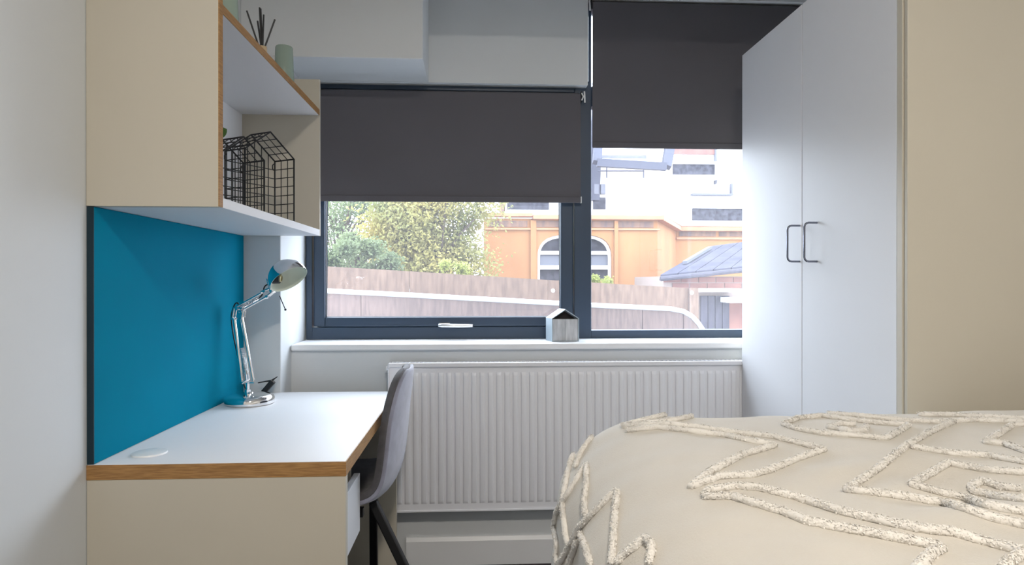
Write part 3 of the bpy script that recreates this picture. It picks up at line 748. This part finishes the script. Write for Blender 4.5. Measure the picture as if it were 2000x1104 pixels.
def soft(o, th):
    md = o.modifiers.new('solid', 'SOLIDIFY'); md.thickness = th; md.offset = 0
    md = o.modifiers.new('sub', 'SUBSURF'); md.levels = 2; md.render_levels = 2
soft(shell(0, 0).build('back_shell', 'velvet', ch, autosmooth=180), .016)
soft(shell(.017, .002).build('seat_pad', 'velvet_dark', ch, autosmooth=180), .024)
zu = .435
fr_ = MB()
for s_ in (-1, 1): fr_.box(-.60,-.365,YCH+s_*.13-.013,YCH+s_*.13+.013,zu-.013,zu+.013)
fr_.box(-.47,-.43,YCH-.116,YCH+.116,zu-.010,zu+.010)
fr_.build('under_frame', 'black_metal', ch)
def cleg(a, b): MB().bar(a, b, .028, .028, up=(0,1,0)).build('leg', 'black_metal', ch, .004)
cleg((-.335,YCH-.125,zu+.03), (-.09,YCH-.21,0)); cleg((-.375,YCH+.13,zu+.01), (-.385,YCH+.20,0))
for s_ in (-1, 1): cleg((-.585,YCH+s_*.125,zu+.01), (-.66,YCH+s_*.20,0))

# ------------------------------------------------------------------ sill ornament
YO_ = YW+.055
ox0, ox1 = xa(1078,YO_,650), xa(1131,YO_,650); ow = ox1-ox0
orn = thing('house_ornament', 'small grey house ornament of zinc and wood on the window sill', 'ornament', ((ox0+ox1)/2, YO_+.04, Z_SILL))
zE, zA = za(622,YO_,1100), za(604,YO_,1100); dpt = .075; th = .0035
sk = Vector((-.018, dpt, 0))
def op(x, z, b): return Vector((x, YO_, z)) + sk*b
outer_ = [(ox0,Z_SILL+.0005),(ox1,Z_SILL+.0005),(ox1,zE),((ox0+ox1)/2,zA),(ox0,zE)]
inner_ = [(ox0+th,Z_SILL+th),(ox1-th,Z_SILL+th),(ox1-th,zE-.001),((ox0+ox1)/2,zA-th*1.3),(ox0+th,zE-.001)]
m = MB(); V = [op(x,z,0) for x,z in outer_]+[op(x,z,0) for x,z in inner_]+[op(x,z,1) for x,z in outer_]+[op(x,z,1) for x,z in inner_]; Fs = []
for i in range(5):
    j = (i+1) % 5
    Fs += [(i,j,5+j,5+i),(10+i,10+j,j,i),(5+i,5+j,15+j,15+i),(10+j,10+i,15+i,15+j)]
m.add(V, Fs); m.build('zinc_casing', 'zinc', orn)
MB().prism([op(x,z,.55) for x, z in inner_], sk*.05).build('back_board', 'dark_inside', orn)
zfr = zE-.004
for k in range(2):
    xa_, xb_ = ox0+th+(ow-2*th)*k/2+.0006, ox0+th+(ow-2*th)*(k+1)/2-.0006
    MB().prism([op(xa_,Z_SILL+th,.04), op(xb_,Z_SILL+th,.04), op(xb_,zfr,.04), op(xa_,zfr,.04)], sk*.4).build('wood_plank', 'grey_wood', orn, .0006)

# ------------------------------------------------------------------ bed and bedspread
bedx0, bedx1, bedy0, bedy1 = .30, XR-.03, -.45, yp-.13
ZT = .893
bd = thing('bed', 'bed standing against the wardrobe under the cream bedspread', 'bed', ((bedx0+bedx1)/2, (bedy0+bedy1)/2, 0))
box('bed_base', 'bed_wood', bd, bedx0+.05, bedx1, bedy0, bedy1+.08, .02, .50, bevel=.01)
box('mattress', 'mattress_cloth', bd, bedx0+.06, bedx1-.01, bedy0, bedy1+.06, .502, .80, bevel=.06)
bs = thing('bedspread', 'cream cotton bedspread with raised tufted diamond pattern on the bed', 'bedspread', ((bedx0+bedx1)/2, (bedy0+bedy1)/2, .42))
# flat cloth folded over the bed: inset rectangle + rounded shoulder + drop
ix0, iy1 = .385, 1.27
RX, RZ = .225, .185
def shoulder(e):
    L = 1.57*(RX+RZ)/2
    if e <= 0: return 0, 0
    if e < L:
        a = e/L*math.pi/2; return RX*math.sin(a), RZ*(1-math.cos(a))
    return RX+.012*math.sin((e-L)*9), RZ+(e-L)
def cloth(a, b):
    ex, ey = max(ix0-a, 0), max(b-iy1, 0); e = math.hypot(ex, ey)
    bx_, by_ = max(a, ix0), min(b, iy1)
    rho, dz = shoulder(e)
    if e > 0: bx_ -= ex/e*rho; by_ += ey/e*rho*1.05
    p = Vector((a*1.7, b*1.7, 0))
    z = ZT - dz
    flat = max(0, 1-e/.3)
    z += flat*(.010*noise.noise(p*1.1+Vector((3,1,0))) + .004*noise.noise(p*4))
    # gentle crown towards the right-hand pillow end and soft folds near the front
    z += flat*.035*max(0, (a-.95)/.7)**1.5
    fold = noise.noise(Vector((a*2.2-b*1.2, a*3+b*5, 4)))
    z += flat*.010*fold*max(0, min(1, (1.05-b)/.3))
    dg = Vector(((a-b)*9, (a+b)*2.0, 2)); z += .0022*noise.noise(dg) + .0016*noise.noise(Vector((a*6-b*16, a*5+b*3, 9)))
    shw = max(0, min(1, (.85-a)/.3)); z += shw*.0055*noise.noise(Vector(((b+a*.55)*17, (a-b*.55)*2.2, 5)))*min(1, .35+e*4)
    cr = max(0, 1-((a-.62)**2+(b-.78)**2)/.05); z += .018*cr*noise.noise(Vector((a*4+b*2, b*13-a*5, 1)))
    if e > 0:
        k = min(1, e/.35); wv = .014*k*noise.noise(Vector((a*1.3, b*7, 7)) if ex > ey else Vector((a*7, b*1.3, 7)))
        bx_ -= (ex/e)*wv; by_ += (ey/e)*wv
    return Vector((bx_, by_, z))
NA, NB = 210, 210
a0_, a1_, b0_, b1_ = ix0-.70, bedx1, bedy0, iy1+.55
vs = [cloth(a0_+(a1_-a0_)*i/NA, b0_+(b1_-b0_)*j/NB) for j in range(NB+1) for i in range(NA+1)]
fs = [(j*(NA+1)+i, j*(NA+1)+i+1, (j+1)*(NA+1)+i+1, (j+1)*(NA+1)+i) for j in range(NB) for i in range(NA)]
cm = MB().add(vs, fs); cm.smooth = True
co = cm.build('cloth', 'cotton', bs, autosmooth=180)
md = co.modifiers.new('solid', 'SOLIDIFY'); md.thickness = .006; md.offset = -1
bvh = BVHTree.FromPolygons(vs, fs)
def cast(px, py):
    r = ray(px, py).normalized(); h = bvh.ray_cast(Vector((0,0,EYE)), r)
    return (h[0], h[1]) if h[0] is not None else None
A = lambda pts: [(1060+x*.47, 760+y*.47) for x, y in pts]
B = lambda pts: [(1060+x*.2934, 780+y*.2934) for x, y in pts]
cords = [
 A([(690,92),(560,102),(440,130),(330,158),(420,150),(560,133),(680,107),(840,93)]),
 A([(335,160),(500,150),(650,165),(800,187),(960,205),(1170,258),(1050,300),(940,345),(870,365),(740,370),(620,412),(700,350),(830,280),(965,240),(880,225),(760,200),(600,180),(480,165),(350,178)]),
 A([(1660,143),(1500,137),(1300,115),(1150,107),(1030,108),(900,120),(800,150),(950,165),(1100,195),(1250,217),(1400,235),(1510,243)]),
 A([(1710,140),(1600,190),(1510,243),(1400,330),(1265,428),(1500,455),(1700,490),(1850,540),(2000,575),(2060,592)]),
 A([(1530,248),(1700,275),(1850,285),(2000,312),(2060,320)]),
 A([(1000,152),(1060,127),(1160,117),(1260,131),(1400,148),(1525,155),(1450,200),(1420,212),(1300,200),(1150,190),(1050,170),(1000,152)]),
 A([(1345,160),(1340,178),(1280,182),(1190,165),(1240,150),(1310,155)]),
 A([(2060,360),(2000,355),(1850,345),(1680,315),(1530,405),(1660,440),(1750,460),(1850,495),(2000,520),(2060,527)]),
 A([(1990,425),(1900,415),(1830,390),(1780,410),(1790,435),(1900,458),(2000,470),(2050,472)]),
 A([(2050,150),(1950,157),(1840,228),(1920,235),(2000,265),(2050,280)]),
 A([(670,455),(690,430),(800,412),(900,420),(1000,445),(1120,480),(1250,520),(1420,560),(1560,590),(1700,605),(1800,635),(1930,670),(2000,690),(1940,732),(1900,770)]),
 A([(670,455),(790,455),(900,490),(1000,520),(1100,560),(1250,590),(1400,615),(1530,640),(1660,670),(1600,710),(1550,770)]),
 A([(1560,112),(1700,113),(1850,122),(2000,130),(2060,134)]),
 A([(1660,143),(1800,135),(1900,140),(2000,142)]),
 B([(232,330),(190,420),(165,540),(140,680),(150,800),(168,930),(190,985)]),
 B([(295,435),(220,560),(165,650),(140,690),(100,760),(82,850),(105,960),(98,1040),(112,1104)]),
 B([(295,435),(300,560),(285,680),(295,780)]),
 B([(500,615),(420,690),(330,780),(250,860),(200,960),(140,1060),(105,1110)]),
 B([(505,615),(490,760),(482,950),(470,1110)]),
 B([(260,900),(300,1000),(330,1110)]), B([(240,950),(180,1110)]),
 B([(720,1110),(740,980),(690,935),(620,990),(540,1050),(500,1110)]),
 B([(430,178),(340,250),(265,350),(220,460)]),
]
rnd = random.Random(4)
for ci, pl_ in enumerate(cords):
    pts = []
    for (xa_, ya_), (xb_, yb_) in zip(pl_, pl_[1:]):
        k = max(1, int(math.hypot(xb_-xa_, yb_-ya_)/3.5))
        for i in range(k):
            f = i/k; pts.append((xa_+(xb_-xa_)*f, ya_+(yb_-ya_)*f))
    pts.append(pl_[-1])
    P3 = []
    for q in pts:
        h = cast(*q)
        if h is None: continue
        nrm_ = h[1] if h[1].dot(Vector((0,0,EYE))-h[0]) > 0 else -h[1]
        p = h[0]+nrm_*.003
        if P3 and (p-P3[-1][0]).length < .004: continue
        if P3 and (p-P3[-1][0]).length > .09: break
        P3.append((p, nrm_))
    if len(P3) < 3: continue
    # resample evenly, fuzzy rings
    path = [P3[0]]
    for p, nn in P3[1:]:
        lp_, ln_ = path[-1]; d = (p-lp_).length; k = max(1, int(d/.004))
        for i in range(1, k+1): path.append((lp_.lerp(p,i/k), nn))
    vs2 = []; fs2 = []; SEG = 12
    for i, (p, nn) in enumerate(path):
        t = (path[min(i+1,len(path)-1)][0]-path[max(0,i-1)][0]); t = t.normalized() if t.length > 1e-7 else Vector((1,0,0))
        u = (nn-t*nn.dot(t)).normalized(); v = t.cross(u)
        r = .0054*(1+.22*noise.noise(p*55))*(1 if 0 < i < len(path)-1 else .5)
        for s in range(SEG):
            th_ = s*2*math.pi/SEG; dv = u*math.cos(th_)*.95+v*math.sin(th_)
            rr = r*(1+.34*noise.noise((p+dv*r)*260))
            vs2.append(p+dv*rr)
    for i in range(len(path)-1):
        for s in range(SEG):
            l = (s+1) % SEG; fs2.append((i*SEG+s, i*SEG+l, (i+1)*SEG+l, (i+1)*SEG+s))
    fs2.append(list(range(SEG))); fs2.append([(len(path)-1)*SEG+s for s in range(SEG)])
    t_ = MB().add(vs2, fs2); t_.smooth = True; tc_ = t_.build('tufted_cord', 'chenille', bs, autosmooth=180)
    vs3 = []; fs3 = []; ns3 = []
    for i, (p, nn) in enumerate(path[:-1]):
        q2 = path[i+1][0]; t = (q2-p)
        if t.length < 1e-7: continue
        t.normalize(); u = (nn-t*nn.dot(t)).normalized(); v = t.cross(u)
        for k in range(26):
            th_ = rnd.uniform(-1.9,1.9); dv = (u*math.cos(th_)+v*math.sin(th_)+t*rnd.uniform(-.5,.5)).normalized()
            b_ = p.lerp(q2,rnd.random())+dv*rnd.uniform(.0050,.0066)
            nt_ = (dv+Vector((rnd.gauss(0,.35),rnd.gauss(0,.35),rnd.gauss(0,.35)))).normalized(); s1 = nt_.orthogonal().normalized(); s2 = nt_.cross(s1)
            a_ = rnd.uniform(0,6.28); j = len(vs3)
            for q_ in range(3): vs3.append(b_+(s1*math.cos(a_+q_*2.094)+s2*math.sin(a_+q_*2.094))*rnd.uniform(.001,.0022))
            fs3.append((j,j+1,j+2))
    me3 = bpy.data.meshes.new('pile'); off3 = wloc(tc_); me3.from_pydata([tuple(a-off3) for a in vs3], [], fs3); me3.materials.append(M['chenille'])
    o3 = bpy.data.objects.new('pile', me3); C.objects.link(o3); o3.parent = tc_; o3['kind'] = 'stuff'
